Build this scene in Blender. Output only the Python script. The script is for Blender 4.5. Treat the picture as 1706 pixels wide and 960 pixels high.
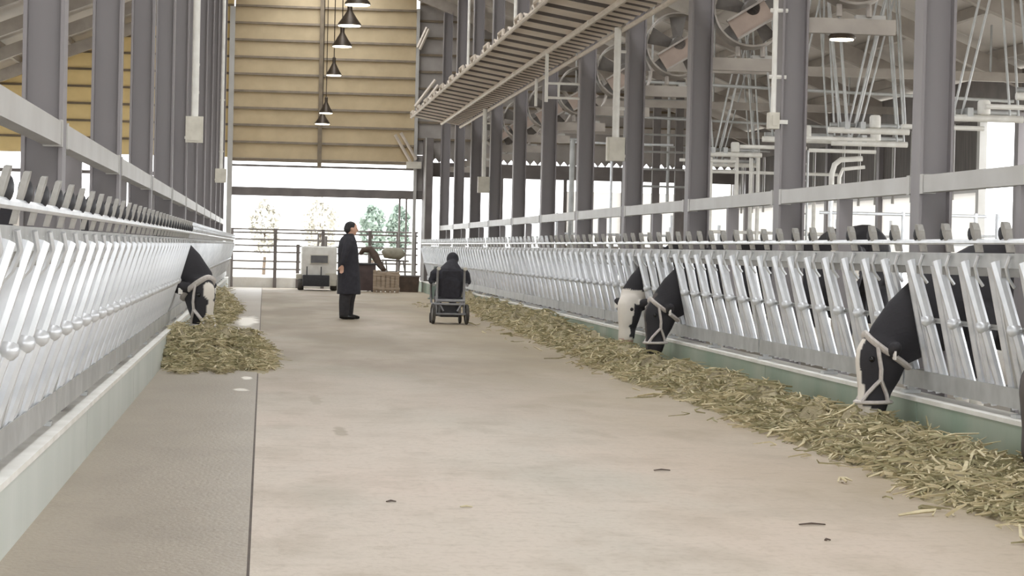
import bpy, bmesh, math, random
from mathutils import Vector, Matrix, noise
random.seed(7)
for _o in list(bpy.data.objects): bpy.data.objects.remove(_o)
S = bpy.context.scene
COL = S.collection
PI = math.pi

# ------------------------------------------------------------------ camera
cam_d = bpy.data.cameras.new('camera'); cam = bpy.data.objects.new('camera', cam_d); COL.objects.link(cam)
cam_d.sensor_width = 36.0; cam_d.lens = 36.0*3900/1706; cam_d.clip_end = 900
cam.matrix_world = (Matrix.Translation((0, 0, 1.28)) @ Matrix.Rotation(-math.radians(6.0665), 4, 'Z')
                    @ Matrix.Rotation(PI/2-math.radians(0.9356), 4, 'X') @ Matrix.Rotation(0.0225, 4, 'Z'))
S.camera = cam
# ------------------------------------------------------------------ overcast sky and exposure
w = bpy.data.worlds.new('overcast_sky'); S.world = w; w.use_nodes = True
bg = w.node_tree.nodes['Background']; bg.inputs[0].default_value = (.965, .985, 1.0, 1); bg.inputs[1].default_value = 1.0
S.view_settings.view_transform = 'Standard'; S.view_settings.look = 'None'
S.view_settings.gamma = 1.0; S.view_settings.use_curve_mapping = False
S.view_settings.exposure = 2.4

# ------------------------------------------------------------------ material helpers
def lin(c):
    if isinstance(c, str): c = tuple(int(c[i:i+2], 16)/255 for i in (0, 2, 4))
    return tuple(x/12.92 if x <= .04045 else ((x+.055)/1.055)**2.4 for x in c) + (1.0,)
def mat(name, c1, c2=None, rough=.6, metal=0.0, scale=6.0, stretch=(1, 1, 1), bump=0.0, bscale=None, contrast=(.35, .65), world=False, translucent=0.0, tcol=None, emit=0.0, detail=5.0):
    m = bpy.data.materials.new(name); m.use_nodes = True
    nt = m.node_tree; N = nt.nodes; L = nt.links
    p = N['Principled BSDF']; p.inputs['Roughness'].default_value = rough; p.inputs['Metallic'].default_value = metal
    if emit:
        p.inputs['Emission Color'].default_value = lin(c1); p.inputs['Emission Strength'].default_value = emit
    if c2 is None:
        p.inputs['Base Color'].default_value = lin(c1)
    tc = N.new('ShaderNodeTexCoord'); mp = N.new('ShaderNodeMapping'); mp.inputs['Scale'].default_value = stretch
    if world:
        g = N.new('ShaderNodeNewGeometry'); L.new(g.outputs['Position'], mp.inputs['Vector'])
    else:
        L.new(tc.outputs['Object'], mp.inputs['Vector'])
    if c2 is not None:
        n = N.new('ShaderNodeTexNoise'); n.inputs['Scale'].default_value = scale; n.inputs['Detail'].default_value = detail
        L.new(mp.outputs[0], n.inputs['Vector'])
        r = N.new('ShaderNodeValToRGB'); r.color_ramp.elements[0].position = contrast[0]; r.color_ramp.elements[1].position = contrast[1]
        r.color_ramp.elements[0].color = lin(c1); r.color_ramp.elements[1].color = lin(c2)
        L.new(n.outputs['Fac'], r.inputs[0]); L.new(r.outputs[0], p.inputs['Base Color'])
    if bump:
        n2 = N.new('ShaderNodeTexNoise'); n2.inputs['Scale'].default_value = bscale or scale*4; n2.inputs['Detail'].default_value = 6
        L.new(mp.outputs[0], n2.inputs['Vector'])
        b = N.new('ShaderNodeBump'); b.inputs['Strength'].default_value = bump; b.inputs['Distance'].default_value = .02
        L.new(n2.outputs['Fac'], b.inputs['Height']); L.new(b.outputs[0], p.inputs['Normal'])
    if translucent:
        t = N.new('ShaderNodeBsdfTranslucent'); t.inputs[0].default_value = lin(tcol or c1)
        mx = N.new('ShaderNodeMixShader'); mx.inputs[0].default_value = translucent
        L.new(p.outputs[0], mx.inputs[1]); L.new(t.outputs[0], mx.inputs[2]); L.new(mx.outputs[0], N['Material Output'].inputs[0])
    return m
def vcol_mat(name, rough=.7):
    m = bpy.data.materials.new(name); m.use_nodes = True; N = m.node_tree.nodes
    a = N.new('ShaderNodeVertexColor'); a.layer_name = 'coat'
    p = N['Principled BSDF']; p.inputs['Roughness'].default_value = rough
    m.node_tree.links.new(a.outputs[0], p.inputs['Base Color'])
    n = N.new('ShaderNodeTexNoise'); n.inputs['Scale'].default_value = 60
    b = N.new('ShaderNodeBump'); b.inputs['Strength'].default_value = .25; b.inputs['Distance'].default_value = .01
    m.node_tree.links.new(n.outputs['Fac'], b.inputs['Height']); m.node_tree.links.new(b.outputs[0], p.inputs['Normal'])
    return m

def floor_mat(name, c1, c2, c3, dark, rough, stains=(), dusty=True, dust=(15, 26)):
    m = bpy.data.materials.new(name); m.use_nodes = True
    nt = m.node_tree; N = nt.nodes; L = nt.links; p = N['Principled BSDF']; p.inputs['Roughness'].default_value = rough
    g = N.new('ShaderNodeNewGeometry')
    def nz(scale, detail, st=(1, 1, 1)):
        mp = N.new('ShaderNodeMapping'); mp.inputs['Scale'].default_value = st
        L.new(g.outputs['Position'], mp.inputs['Vector'])
        n = N.new('ShaderNodeTexNoise'); n.inputs['Scale'].default_value = scale; n.inputs['Detail'].default_value = detail
        L.new(mp.outputs[0], n.inputs['Vector']); return n.outputs['Fac']
    def ramp(src, a, b, ca=(0, 0, 0, 1), cb=(1, 1, 1, 1)):
        r = N.new('ShaderNodeValToRGB'); e = r.color_ramp.elements; e[0].position = a; e[1].position = b; e[0].color = ca; e[1].color = cb
        L.new(src, r.inputs[0]); return r.outputs[0]
    def mix(f, a, b):
        x = N.new('ShaderNodeMix'); x.data_type = 'RGBA'
        if isinstance(f, float): x.inputs[0].default_value = f
        else: L.new(f, x.inputs[0])
        for s, v in ((6, a), (7, b)):
            if isinstance(v, tuple): x.inputs[s].default_value = v
            else: L.new(v, x.inputs[s])
        return x.outputs[2]
    c = ramp(nz(.5, 4, (1, .45, 1)), .35, .65, lin(c1), lin(c2))
    c = mix(ramp(nz(.8, 5, (1, .3, 1)), .5, .75), c, lin(c3))
    s = N.new('ShaderNodeMath'); s.operation = 'MULTIPLY'; s.inputs[1].default_value = .35
    L.new(ramp(nz(2.2, 8, (1, .35, 1)), .56, .72), s.inputs[0]); c = mix(s.outputs[0], c, lin(dark))
    s2 = N.new('ShaderNodeMath'); s2.operation = 'MULTIPLY'; s2.inputs[1].default_value = .2
    L.new(ramp(nz(26, 6, (1, .6, 1)), .5, .7), s2.inputs[0]); c = mix(s2.outputs[0], c, lin(dark))
    if dusty:
        sp = N.new('ShaderNodeSeparateXYZ'); L.new(g.outputs['Position'], sp.inputs[0])
        mr = N.new('ShaderNodeMapRange'); mr.inputs[1].default_value = dust[0]; mr.inputs[2].default_value = dust[1]; L.new(sp.outputs['Y'], mr.inputs[0])
        na = N.new('ShaderNodeMath'); na.operation = 'MULTIPLY'; L.new(mr.outputs[0], na.inputs[0]); L.new(ramp(nz(.7, 6, (1, .25, 1)), .3, .6, (.45, .45, .45, 1)), na.inputs[1])
        nb = N.new('ShaderNodeMath'); nb.operation = 'MULTIPLY'; nb.inputs[1].default_value = .85; L.new(na.outputs[0], nb.inputs[0])
        c = mix(nb.outputs[0], c, lin('847864'))
        mx = N.new('ShaderNodeMapRange'); mx.inputs[1].default_value = 1.8; mx.inputs[2].default_value = 3.6; L.new(sp.outputs['X'], mx.inputs[0])
        nx = N.new('ShaderNodeMath'); nx.operation = 'MULTIPLY'; L.new(mx.outputs[0], nx.inputs[0]); L.new(ramp(nz(.9, 6, (1, .4, 1)), .3, .65, (.3, .3, .3, 1), (.75, .75, .75, 1)), nx.inputs[1])
        c = mix(nx.outputs[0], c, lin('a8987c'))
        s3 = N.new('ShaderNodeMath'); s3.operation = 'MULTIPLY'; s3.inputs[1].default_value = .28
        L.new(ramp(nz(1.3, 9, (1, .5, 1)), .5, .66), s3.inputs[0]); c = mix(s3.outputs[0], c, lin(dark))
        s4 = N.new('ShaderNodeMath'); s4.operation = 'MULTIPLY'; s4.inputs[1].default_value = .2
        L.new(ramp(nz(9, 9, (.5, .8, 1)), .55, .7), s4.inputs[0]); c = mix(s4.outputs[0], c, lin(dark))
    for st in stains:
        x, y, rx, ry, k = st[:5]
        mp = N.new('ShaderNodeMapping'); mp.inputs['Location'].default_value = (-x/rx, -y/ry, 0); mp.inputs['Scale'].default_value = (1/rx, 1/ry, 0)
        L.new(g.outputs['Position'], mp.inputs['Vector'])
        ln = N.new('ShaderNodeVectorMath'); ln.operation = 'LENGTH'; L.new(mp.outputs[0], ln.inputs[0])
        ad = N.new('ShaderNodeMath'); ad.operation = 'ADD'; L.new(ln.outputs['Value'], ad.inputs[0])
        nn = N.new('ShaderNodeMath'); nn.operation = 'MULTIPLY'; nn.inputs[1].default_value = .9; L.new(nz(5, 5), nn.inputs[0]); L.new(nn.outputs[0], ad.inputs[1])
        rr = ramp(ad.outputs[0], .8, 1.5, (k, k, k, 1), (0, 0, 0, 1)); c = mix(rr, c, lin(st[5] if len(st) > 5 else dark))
    L.new(c, p.inputs['Base Color'])
    b = N.new('ShaderNodeBump'); b.inputs['Strength'].default_value = .3; b.inputs['Distance'].default_value = .01
    L.new(nz(40, 6), b.inputs['Height']); L.new(b.outputs[0], p.inputs['Normal'])
    return m

M = {}
M['floor'] = floor_mat('alley_concrete', 'ccc2b4', 'd1c2b4', 'c1bbae', '94866f', .75,
                       ((.55, 16.2, .10, .9, .55), (.45, 19.5, .12, 1.2, .35), (1.2, 31, .8, 2.0, .35), (3.3, 30, .5, 4, .3), (.2, 26.5, .25, .8, .6)))
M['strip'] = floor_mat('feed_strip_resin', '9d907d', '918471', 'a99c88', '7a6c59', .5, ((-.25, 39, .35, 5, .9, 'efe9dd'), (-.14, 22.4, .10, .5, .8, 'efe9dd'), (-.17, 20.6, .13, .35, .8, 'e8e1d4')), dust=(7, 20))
M['cowfloor'] = floor_mat('cow_yard_concrete', '8d8578', '7a7266', '9a9084', '4e483e', .6, dusty=False)
M['ground'] = mat('gravel_yard', 'b8b4aa', 'cfcbc2', rough=.9, scale=2, bump=.4, world=True)
M['kerb_left'] = mat('pale_green_kerb_paint', 'c3c8c1', 'd0d3cd', rough=.55, scale=1.6, stretch=(1, 1, .3), bump=.15, world=True, contrast=(.3, .7))
M['kerb_right'] = mat('mossy_green_kerb_paint', '8a9c8b', 'aab0a2', rough=.6, scale=1.3, stretch=(1, 1, .6), bump=.2, world=True, contrast=(.35, .75))
M['kerb_top'] = mat('pale_concrete_cap', 'eae8e2', 'dcd9d1', rough=.7, scale=4, bump=.15, world=True)
M['column'] = mat('grey_column_paint', '847f80', '7c7778', rough=.5, scale=1.2, stretch=(1, 1, .3), world=True)
M['rail'] = mat('light_grey_rail_paint', 'b4b2ae', 'a9a6a1', rough=.45, scale=2, world=True)
M['galv'] = mat('galvanised_tube', 'e3e5e8', 'cfd2d6', rough=.3, metal=.3, scale=9, contrast=(.3, .7))
M['galvdull'] = mat('dull_galvanised_sheet', 'bdbebd', 'a8a9a8', rough=.45, metal=.4, scale=5)
M['paddle'] = mat('latch_casting', 'aeaca8', '94928d', rough=.5, metal=.3, scale=14)
M['black'] = mat('black_plastic', '26262a', '303034', rough=.5, scale=20)
M['panel'] = mat('tan_translucent_panel', 'c4b393', 'b8a788', rough=.6, scale=2.5, world=True, translucent=.12, tcol='dcc493')
M['panelyellow'] = mat('yellow_translucent_panel', 'd0c096', 'c6b68c', rough=.6, scale=2.5, world=True, translucent=.2, tcol='f0dcaa')
M['panelgrey'] = mat('grey_corrugated_sheet', 'a39d98', '948e89', rough=.6, scale=2, world=True)
M['roof'] = mat('grey_roof_sheet', 'd2ccc6', 'c2bcb6', rough=.6, scale=1.2, stretch=(1, .3, 1), world=True)
M['girt'] = mat('brown_grey_girt', '7d6f5c', '6f6352', rough=.6, scale=5)
M['purlin'] = mat('pale_purlin', 'a9a198', '9a928a', rough=.5, scale=3)
M['beam'] = mat('dark_grey_beam', '726b68', '645e5b', rough=.55, scale=3, world=True)
M['deck'] = mat('catwalk_sheet', 'd9cec2', 'c9bdb0', rough=.55, scale=3, world=True)
M['deckrail'] = mat('catwalk_tube', 'd0c5b8', 'c2b7aa', rough=.45, metal=.2, scale=5)
M['white'] = mat('white_paint', 'e6e4de', 'd8d5ce', rough=.45, scale=6)
M['boxpaint'] = mat('cream_box_paint', 'cfcabd', 'c2bdb0', rough=.5, scale=8)
M['fan'] = mat('fan_galvanised', 'a8a19a', '98918a', rough=.45, metal=.3, scale=8)
M['fandark'] = mat('fan_blade', '5f5a56', '6c6762', rough=.5, scale=8)
M['board'] = mat('fan_motor_board', 'a08f84', '94847a', rough=.6, scale=5)
M['lampdome'] = mat('bronze_lamp_dome', '4a3f33', '3d342b', rough=.4, metal=.4, scale=8)
M['lampglow'] = mat('lit_lamp_glass', 'fff3d8', rough=.4, emit=3.0)
M['darkpanel'] = mat('dark_brown_curtain', '5e5853', '4c4743', rough=.7, scale=3, stretch=(1, 3, .4), world=True)
M['whiteboard'] = mat('white_board_panel', 'f4f2ef', 'efece8', rough=.6, scale=1.5, world=True, translucent=.5)
M['hay'] = mat('dry_hay', 'b5a98a', '8c8269', rough=.9, scale=9, bump=.9, bscale=30, world=True, contrast=(.3, .7))
M['straw1'] = mat('pale_straw', 'd8ccab', 'c2b693', rough=.8, scale=20, world=True)
M['straw2'] = mat('green_hay_strand', 'b0a884', '958e6d', rough=.8, scale=20, world=True)
M['cow'] = vcol_mat('holstein_coat', .75)
M['halter'] = mat('grey_halter_webbing', 'cfc8c3', 'c0b9b4', rough=.7, scale=40)
M['eye'] = mat('wet_dark_eye', '120f0e', rough=.1)
M['tag'] = mat('white_ear_tag', 'e6e2dc', rough=.5)
M['coatcloth'] = mat('black_wool_coat', '2b2a30', '35343b', rough=.85, scale=14, bump=.3)
M['trouser'] = mat('charcoal_trouser', '2c2a2d', '363437', rough=.8, scale=12, bump=.2)
M['shoe'] = mat('black_leather', '191718', rough=.35)
M['skin'] = mat('skin', 'd3aa93', 'c99d86', rough=.55, scale=10)
M['hair'] = mat('dark_hair', '1d1a1b', '2a2627', rough=.55, scale=40, stretch=(1, 1, .2), bump=.5)
M['lip'] = mat('lip', 'a8716a', rough=.5)
M['tyre'] = mat('grey_rubber_tyre', '3c3a38', '55514c', rough=.8, scale=12)
M['chairmetal'] = mat('silver_chair_frame', 'a3a3a5', '8f8f92', rough=.35, metal=.5, scale=9)
M['wood'] = mat('pale_crate_wood', 'b09f8d', '93826f', rough=.75, scale=5, stretch=(1, 1, 6))
M['brown'] = mat('dark_brown_panel', '594a48', '4b3e3d', rough=.6, scale=4)
M['chute'] = mat('brown_rubber', '5a4a3e', '483b31', rough=.7, scale=6)
M['tarp'] = mat('beige_tarp', 'aaa595', '918c7c', rough=.8, scale=6, bump=.5)
M['leaf'] = mat('pale_green_foliage', '7f8f84', '95a297', rough=.8, scale=3, bump=.8)
M['leaf2'] = mat('dry_foliage', 'bdb9ae', 'cbc8bf', rough=.8, scale=3, bump=.8)
M['bark'] = mat('bark', '6b5d50', '5a4e43', rough=.9, scale=8)
M['cone'] = mat('grey_green_plastic', '6f7d74', '62706a', rough=.6, scale=8)
M['fencegrey'] = mat('grey_gate_pipe', '8a8480', '7c7773', rough=.5, scale=6)
M['darkglass'] = mat('dark_window', '4e4a47', '3c3937', rough=.2, scale=4)

# ------------------------------------------------------------------ mesh helpers
class MB:
    def __init__(s): s.v = []; s.f = []
    def add(s, vs, fs):
        k = len(s.v); s.v += [tuple(p) for p in vs]; s.f += [tuple(i+k for i in f) for f in fs]; return s
    def box(s, x0, x1, y0, y1, z0, z1):
        vs = [(x, y, z) for x in (x0, x1) for y in (y0, y1) for z in (z0, z1)]
        return s.add(vs, [(0, 1, 3, 2), (4, 6, 7, 5), (0, 4, 5, 1), (2, 3, 7, 6), (0, 2, 6, 4), (1, 5, 7, 3)])
    def obox(s, c, sx, sy, sz, R):
        vs = [Vector(c)+R @ Vector((x*sx/2, y*sy/2, z*sz/2)) for x in (-1, 1) for y in (-1, 1) for z in (-1, 1)]
        return s.add(vs, [(0, 1, 3, 2), (4, 6, 7, 5), (0, 4, 5, 1), (2, 3, 7, 6), (0, 2, 6, 4), (1, 5, 7, 3)])
    def rings(s, rs, caps=True):
        n = len(rs[0]); vs = [p for r in rs for p in r]; fs = []
        for a in range(len(rs)-1):
            for i in range(n):
                j = (i+1) % n
                fs.append((a*n+i, a*n+j, (a+1)*n+j, (a+1)*n+i))
        if caps:
            fs.append(tuple(reversed(range(n)))); fs.append(tuple(range((len(rs)-1)*n, len(rs)*n)))
        return s.add(vs, fs)
    def path(s, pts, r, n=8, ref=None):
        pts = [Vector(p) for p in pts]; rr = r if isinstance(r, (list, tuple)) else [r]*len(pts); rs = []
        u = None
        for i, p in enumerate(pts):
            d = (pts[min(i+1, len(pts)-1)]-pts[max(i-1, 0)]).normalized()
            if u is None:
                u = (Vector(ref) if ref else (Vector((0, 0, 1)) if abs(d.z) < .9 else Vector((1, 0, 0))))
            u = (u-d*u.dot(d)).normalized(); v = d.cross(u)
            q = rr[i]; ru, rv = q if isinstance(q, (tuple, list)) else (q, q)
            rs.append([p+u*ru*math.cos(2*PI*k/n+PI/n)+v*rv*math.sin(2*PI*k/n+PI/n) for k in range(n)])
        return s.rings(rs)
    def lathe(s, c, prof, n=20, axis='z'):
        rs = []
        for (r, h) in prof:
            ring = []
            for k in range(n):
                a = 2*PI*k/n; x, y = r*math.cos(a), r*math.sin(a)
                p = {'z': (x, y, h), 'x': (h, x, y), 'y': (y, h, x)}[axis]
                ring.append((c[0]+p[0], c[1]+p[1], c[2]+p[2]))
            rs.append(ring)
        return s.rings(rs)
    def ell(s, c, rx, ry, rz, R=None, nu=14, nv=9):
        R = R or Matrix.Identity(3); rs = []
        for i in range(nv+1):
            t = PI*(i+.02 if i == 0 else i-.02 if i == nv else i)/nv
            rs.append([Vector(c)+R @ Vector((rx*math.sin(t)*math.cos(2*PI*k/nu), ry*math.sin(t)*math.sin(2*PI*k/nu), -rz*math.cos(t))) for k in range(nu)])
        return s.rings(rs)
    def mesh(s, name):
        me = bpy.data.meshes.new(name); me.from_pydata(s.v, [], s.f); me.validate(); return me
    def build(s, name, m, parent=None, smooth=35, loc=None):
        me = s.mesh(name); fixn(me); finish(me, m, smooth)
        return link(name, me, parent, loc)
def fixn(me):
    bm = bmesh.new(); bm.from_mesh(me); bmesh.ops.recalc_face_normals(bm, faces=bm.faces); bm.to_mesh(me); bm.free()
def finish(me, m, smooth=35):
    me.materials.append(M[m] if isinstance(m, str) else m)
    if smooth:
        for p in me.polygons: p.use_smooth = True
        if smooth < 180: me.set_sharp_from_angle(angle=math.radians(smooth))
def link(name, me, parent=None, loc=None):
    o = bpy.data.objects.new(name, me); COL.objects.link(o)
    if parent is not None: o.parent = parent
    if loc is not None: o.location = loc
    return o
def empty(name, loc=(0, 0, 0), rz=0):
    o = bpy.data.objects.new(name, None); COL.objects.link(o); o.location = loc; o.rotation_euler = (0, 0, rz); o.empty_display_size = .1; return o
def tag(o, label=None, cat=None, group=None, kind=None):
    if label: o['label'] = label
    if cat: o['category'] = cat
    if group: o['group'] = group
    if kind: o['kind'] = kind
    return o
def copy_tree(o, parent=None, loc=None):
    c = o.copy(); COL.objects.link(c); c.parent = parent
    if loc is not None: c.location = loc
    for ch in list(o.children): copy_tree(ch, c)
    return c
def fuse(mb, name, voxel, smooth=4):
    me = mb.mesh(name+'_raw'); fixn(me); o = bpy.data.objects.new('tmp', me); COL.objects.link(o)
    r = o.modifiers.new('r', 'REMESH'); r.mode = 'VOXEL'; r.voxel_size = voxel
    s = o.modifiers.new('s', 'SMOOTH'); s.factor = .5; s.iterations = smooth
    dg = bpy.context.evaluated_depsgraph_get(); out = bpy.data.meshes.new_from_object(o.evaluated_get(dg)); out.name = name
    bpy.data.objects.remove(o); return out
ORD = ['first', 'second', 'third', 'fourth', 'fifth', 'sixth', 'seventh', 'eighth', 'ninth', 'tenth', 'eleventh', 'twelfth', 'thirteenth']

# ================================================================== STRUCTURE
YE = 69.0                      # end wall
XL, XR = -1.01, 4.54           # kerb faces
RIDGE, RZ, SLOPE = 1.75, 9.9, .40
def roofz(x): return RZ-SLOPE*abs(x-RIDGE)
Y0, Y1 = -22.0, YE
tag(MB().box(-60, 80, -40, 260, -.6, -.12).build('ground', 'ground', smooth=0), 'pale gravel yard outside the barn', kind='structure')
tag(MB().box(-.03, XR+.02, Y0, Y1+.6, -.12, 0).build('floor', 'floor', smooth=0), 'beige concrete feed alley floor', kind='structure')
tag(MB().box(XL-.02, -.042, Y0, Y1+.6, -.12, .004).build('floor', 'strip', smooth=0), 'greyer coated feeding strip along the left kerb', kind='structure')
tag(MB().box(4.76, 14.2, Y0, Y1+.4, -.12, -.005).build('floor', 'cowfloor', smooth=0), 'dark concrete floor of the right cow pen', kind='structure')
tag(MB().box(-12, -1.42, Y0, Y1+.4, -.12, -.005).build('floor', 'cowfloor', smooth=0), 'dark concrete floor of the left cow pen', kind='structure')
tag(MB().box(-.05, -.02, Y0, Y1+.6, -.1, -.006).build('floor', 'chute', smooth=0), 'dark filled joint between the alley slab and the coated strip', kind='structure')
# kerbs: cast in lengths with visible joints
for side, (xa, xb, m, y0, n) in {'left': (-1.40, XL, 'kerb_left', 4.0, 13), 'right': (XR, 4.76, 'kerb_right', 6.0, 13)}.items():
    k = tag(empty('kerb_'+side, ((xa+xb)/2, 0, 0)), 'low painted concrete feed kerb under the %s barrier' % side, kind='structure')
    for i in range(n):
        a = y0+4.95*i; b = min(a+4.95-.015, YE)
        o = MB().box(xa, xb, a, b, -.1, .285).build('kerb_block', m, None, 0); o.parent = k; o.matrix_parent_inverse = Matrix.Translation((-(xa+xb)/2, 0, 0))
        o = MB().box(xa-.005, xb+.005, a, b, .287, .315).build('kerb_cap', 'kerb_top', None, 0); o.parent = k; o.matrix_parent_inverse = Matrix.Translation((-(xa+xb)/2, 0, 0))

# ---- roof: two slopes with an open ridge slot, rafters and purlins as parts
FRAMES = [12.75+4.95*i for i in range(12)]
def roof_side(sign, xr, xe, label):
    e = tag(empty('ceiling'), label, kind='structure')
    def slab(x0, x1, y0, y1, dz, th, name, m):
        z0, z1 = roofz(x0)+dz, roofz(x1)+dz
        vs = [(x0, y0, z0), (x1, y0, z1), (x1, y1, z1), (x0, y1, z0)]; vs += [(a, b, c+th) for a, b, c in vs]
        return MB().add(vs, [(3, 2, 1, 0), (4, 5, 6, 7), (0, 1, 5, 4), (1, 2, 6, 5), (2, 3, 7, 6), (3, 0, 4, 7)]).build(name, m, e, 0)
    ys = [Y0]+[FRAMES[0]+4.95*2*i for i in range(6)]+[YE+1.0]
    for i in range(len(ys)-1): slab(xr, xe, ys[i], ys[i+1]-.02, 0, .06, 'roof_sheet', 'roof')
    n = 9
    for i in range(n):
        x = xr+(xe-xr)*(i+.3)/n
        z = roofz(x)-.09
        MB().box(x-.05, x+.05, Y0, YE, z-.1, z+.09).build('purlin', 'purlin', e, 0)
    for y in [-16.95, -12.0, -7.05, -2.1, 2.85, 7.8]+FRAMES:
        slab(xr, xe, y-.1, y+.1, -.52, .34, 'rafter', 'purlin')
roof_side(1, 3.0, 14.4, 'grey sheet roof over the right cow pen')
roof_side(-1, .5, -12.2, 'grey sheet roof over the left cow pen')

# ---- end wall: horizontal panels between girts, clipped by the roof
wall = tag(empty('wall_back', (RIDGE, YE, 0)), 'end gable wall of tan and grey panels above the open doorway', kind='structure')
def wpart(mb, name, m, smooth=0, kind=None):
    o = mb.build(name, m, None, smooth); o.parent = wall; o.matrix_parent_inverse = Matrix.Translation((-RIDGE, -YE, 0))
    if kind: o['kind'] = kind
    return o
PH = .497
def clip_panel(xa, xb, za, zb, ya, yb):
    lim = lambda z: (RZ-z)/SLOPE
    a0, b0 = max(xa, RIDGE-lim(za)), min(xb, RIDGE+lim(za))
    a1, b1 = max(xa, RIDGE-lim(zb)), min(xb, RIDGE+lim(zb))
    if b0-a0 < .1: return None
    a1 = min(max(a1, a0), b0-.02); b1 = max(min(b1, b0), a1+.01)
    vs = [(a0, ya, za), (b0, ya, za), (b1, ya+.02, zb), (a1, ya+.02, zb)]; vs += [(p[0], yb, p[2]) for p in vs]
    return MB().add(vs, [(0, 1, 2, 3), (7, 6, 5, 4), (0, 4, 5, 1), (1, 5, 6, 2), (2, 6, 7, 3), (3, 7, 4, 0)])
for (xa, xb, z0, m) in ((-.97, 1.50, 3.77, 'panel'), (1.62, 4.33, 3.77, 'panel'), (-12, -1.0, 3.77, 'panelyellow'), (4.42, 9.4, 3.98, 'panelgrey'), (9.45, 14.1, 3.98, 'panelgrey')):
    i = 0
    while z0+PH*i < 9.6:
        za = z0+PH*i; mb = clip_panel(xa, xb, za+.03, za+PH, YE-.03, YE+.01)
        if mb: wpart(mb, 'panel', m)
        g = clip_panel(xa, xb, za-.035, za+.028, YE-.10, YE+.03)
        if g and i: wpart(g, 'girt', 'girt')
        i += 1
wpart(MB().box(-1.0, 4.4, YE-.12, YE+.05, 3.70, 3.795), 'door_header', 'girt')
wpart(MB().box(1.50, 1.62, YE-.16, YE+.06, 3.55, 9.6), 'mullion', 'girt')
wpart(MB().box(4.42, 4.62, YE-.03, YE+.02, 2.9, 4.0), 'panel', 'panelgrey'); wpart(MB().box(-1.12, -.97, YE-.2, YE+.1, 0, 8.2), 'jamb', 'rail'); wpart(MB().box(4.33, 4.42, YE-.2, YE+.1, 0, 8.3), 'jamb', 'rail'); wpart(MB().box(4.60, 4.80, YE-1.6, YE+.1, 0, 4.45), 'jamb', 'beam'); wpart(MB().box(4.57, 4.60, YE-1.62, YE-1.56, 0, 4.45), 'jamb', 'rail')
wpart(MB().path([(-1.0, YE, 3.58), (4.4, YE, 3.58)], .035), 'door_track', 'beam', 40)
wpart(MB().box(-1.1, 4.62, YE-.1, YE+.06, 2.70, 2.95), 'door_beam', 'beam')
wpart(MB().path([(3.95, YE+.02, 0), (3.95, YE+.02, 2.7)], .035), 'door_post', 'fencegrey', 40)
wpart(MB().path([(4.15, YE+.02, 0), (4.15, YE+.02, 2.7)], .03), 'door_post', 'fencegrey', 40)
# toothed closure strip with daylight between the teeth, header beam, far openings on the right
t = MB(); x = 4.75
while x < 14.1:
    t.add([(x, YE-.02, 3.93), (x+.225, YE-.02, 3.93), (x+.1125, YE-.02, 3.79), (x, YE+.01, 3.93), (x+.225, YE+.01, 3.93), (x+.1125, YE+.01, 3.79)],
          [(0, 1, 2), (5, 4, 3), (0, 3, 4, 1), (1, 4, 5, 2), (2, 5, 3, 0)]); x += .225
t.box(4.6, 14.1, YE-.02, YE+.01, 3.92, 4.03); wpart(t, 'toothed_closure_strip', 'panelgrey', kind='stuff')
wpart(MB().box(4.6, 14.1, YE-.12, YE+.08, 3.38, 3.80), 'header_beam', 'beam')
wpart(MB().box(-12, -1.2, YE-.1, YE+.08, 3.22, 3.32), 'window_rail', 'beam')
wpart(MB().box(-12, -1.2, YE-.1, YE+.08, 0, 1.3), 'low_wall', 'panelgrey')
for xx in (-10.5, -8.4, -6.3, -4.4, -2.6): wpart(MB().box(xx-.06, xx+.06, YE-.08, YE+.06, 1.3, 3.77), 'window_post', 'beam')
for (xa, xb, za, zb) in ((8.9, 10.55, 1.5, 3.05), (10.62, 12.35, 1.5, 3.05), (12.42, 14.0, 1.5, 3.0), (5.2, 6.9, 0, 1.15), (7.0, 8.8, 0, 1.2), (8.9, 10.5, 0, 1.45), (10.6, 14.0, 0, 1.45)):
    wpart(MB().box(xa, xb, YE-.02, YE+.03, za, zb), 'panel', 'whiteboard' if za > 1 else 'panelgrey')
for xx in (6.95, 8.85, 10.58, 12.38): wpart(MB().box(xx-.05, xx+.05, YE-.08, YE+.05, 0, 3.4), 'window_post', 'beam')

# ---- right side wall at X=14: open to the near side, panelled towards the end
wr = tag(empty('wall_right', (14.1, 0, 0)), 'right side wall with dark curtain panels above pale boards and an open near end', kind='structure')
def rpart(mb, name, m): o = mb.build(name, m, None, 0); o.parent = wr; o.matrix_parent_inverse = Matrix.Translation((-14.1, 0, 0)); return o
rpart(MB().box(13.95, 14.15, Y0, YE, 4.05, 4.86), 'eave_beam', 'beam')
y = 45.2
while y < 68.4:
    rpart(MB().box(14.0, 14.08, y, y+1.45, 2.72, 4.05), 'curtain_panel', 'darkpanel')
    rpart(MB().path([(13.97, y+1.5, 2.5), (13.97, y+1.5, 4.05)], .035), 'curtain_pole', 'rail'); y += 1.52
for i in range(5): rpart(MB().box(14.0, 14.06, 45.2+4.7*i, 45.2+4.7*i+4.6, 1.35, 2.62), 'board', 'whiteboard')
rpart(MB().box(13.98, 14.1, 45.0, YE, 2.62, 2.72), 'mid_rail', 'rail')
for yy in [-16.95, -12.0, -7.05, -2.1, 2.85, 7.8]+FRAMES: rpart(MB().box(13.9, 14.12, yy-.12, yy+.12, 0, 4.1), 'wall_post', 'column')
for yy in (40.0, 41.4, 44.95): rpart(MB().box(13.95, 14.1, yy-.09, yy+.09, 0, 4.1), 'wall_post', 'rail')
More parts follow.
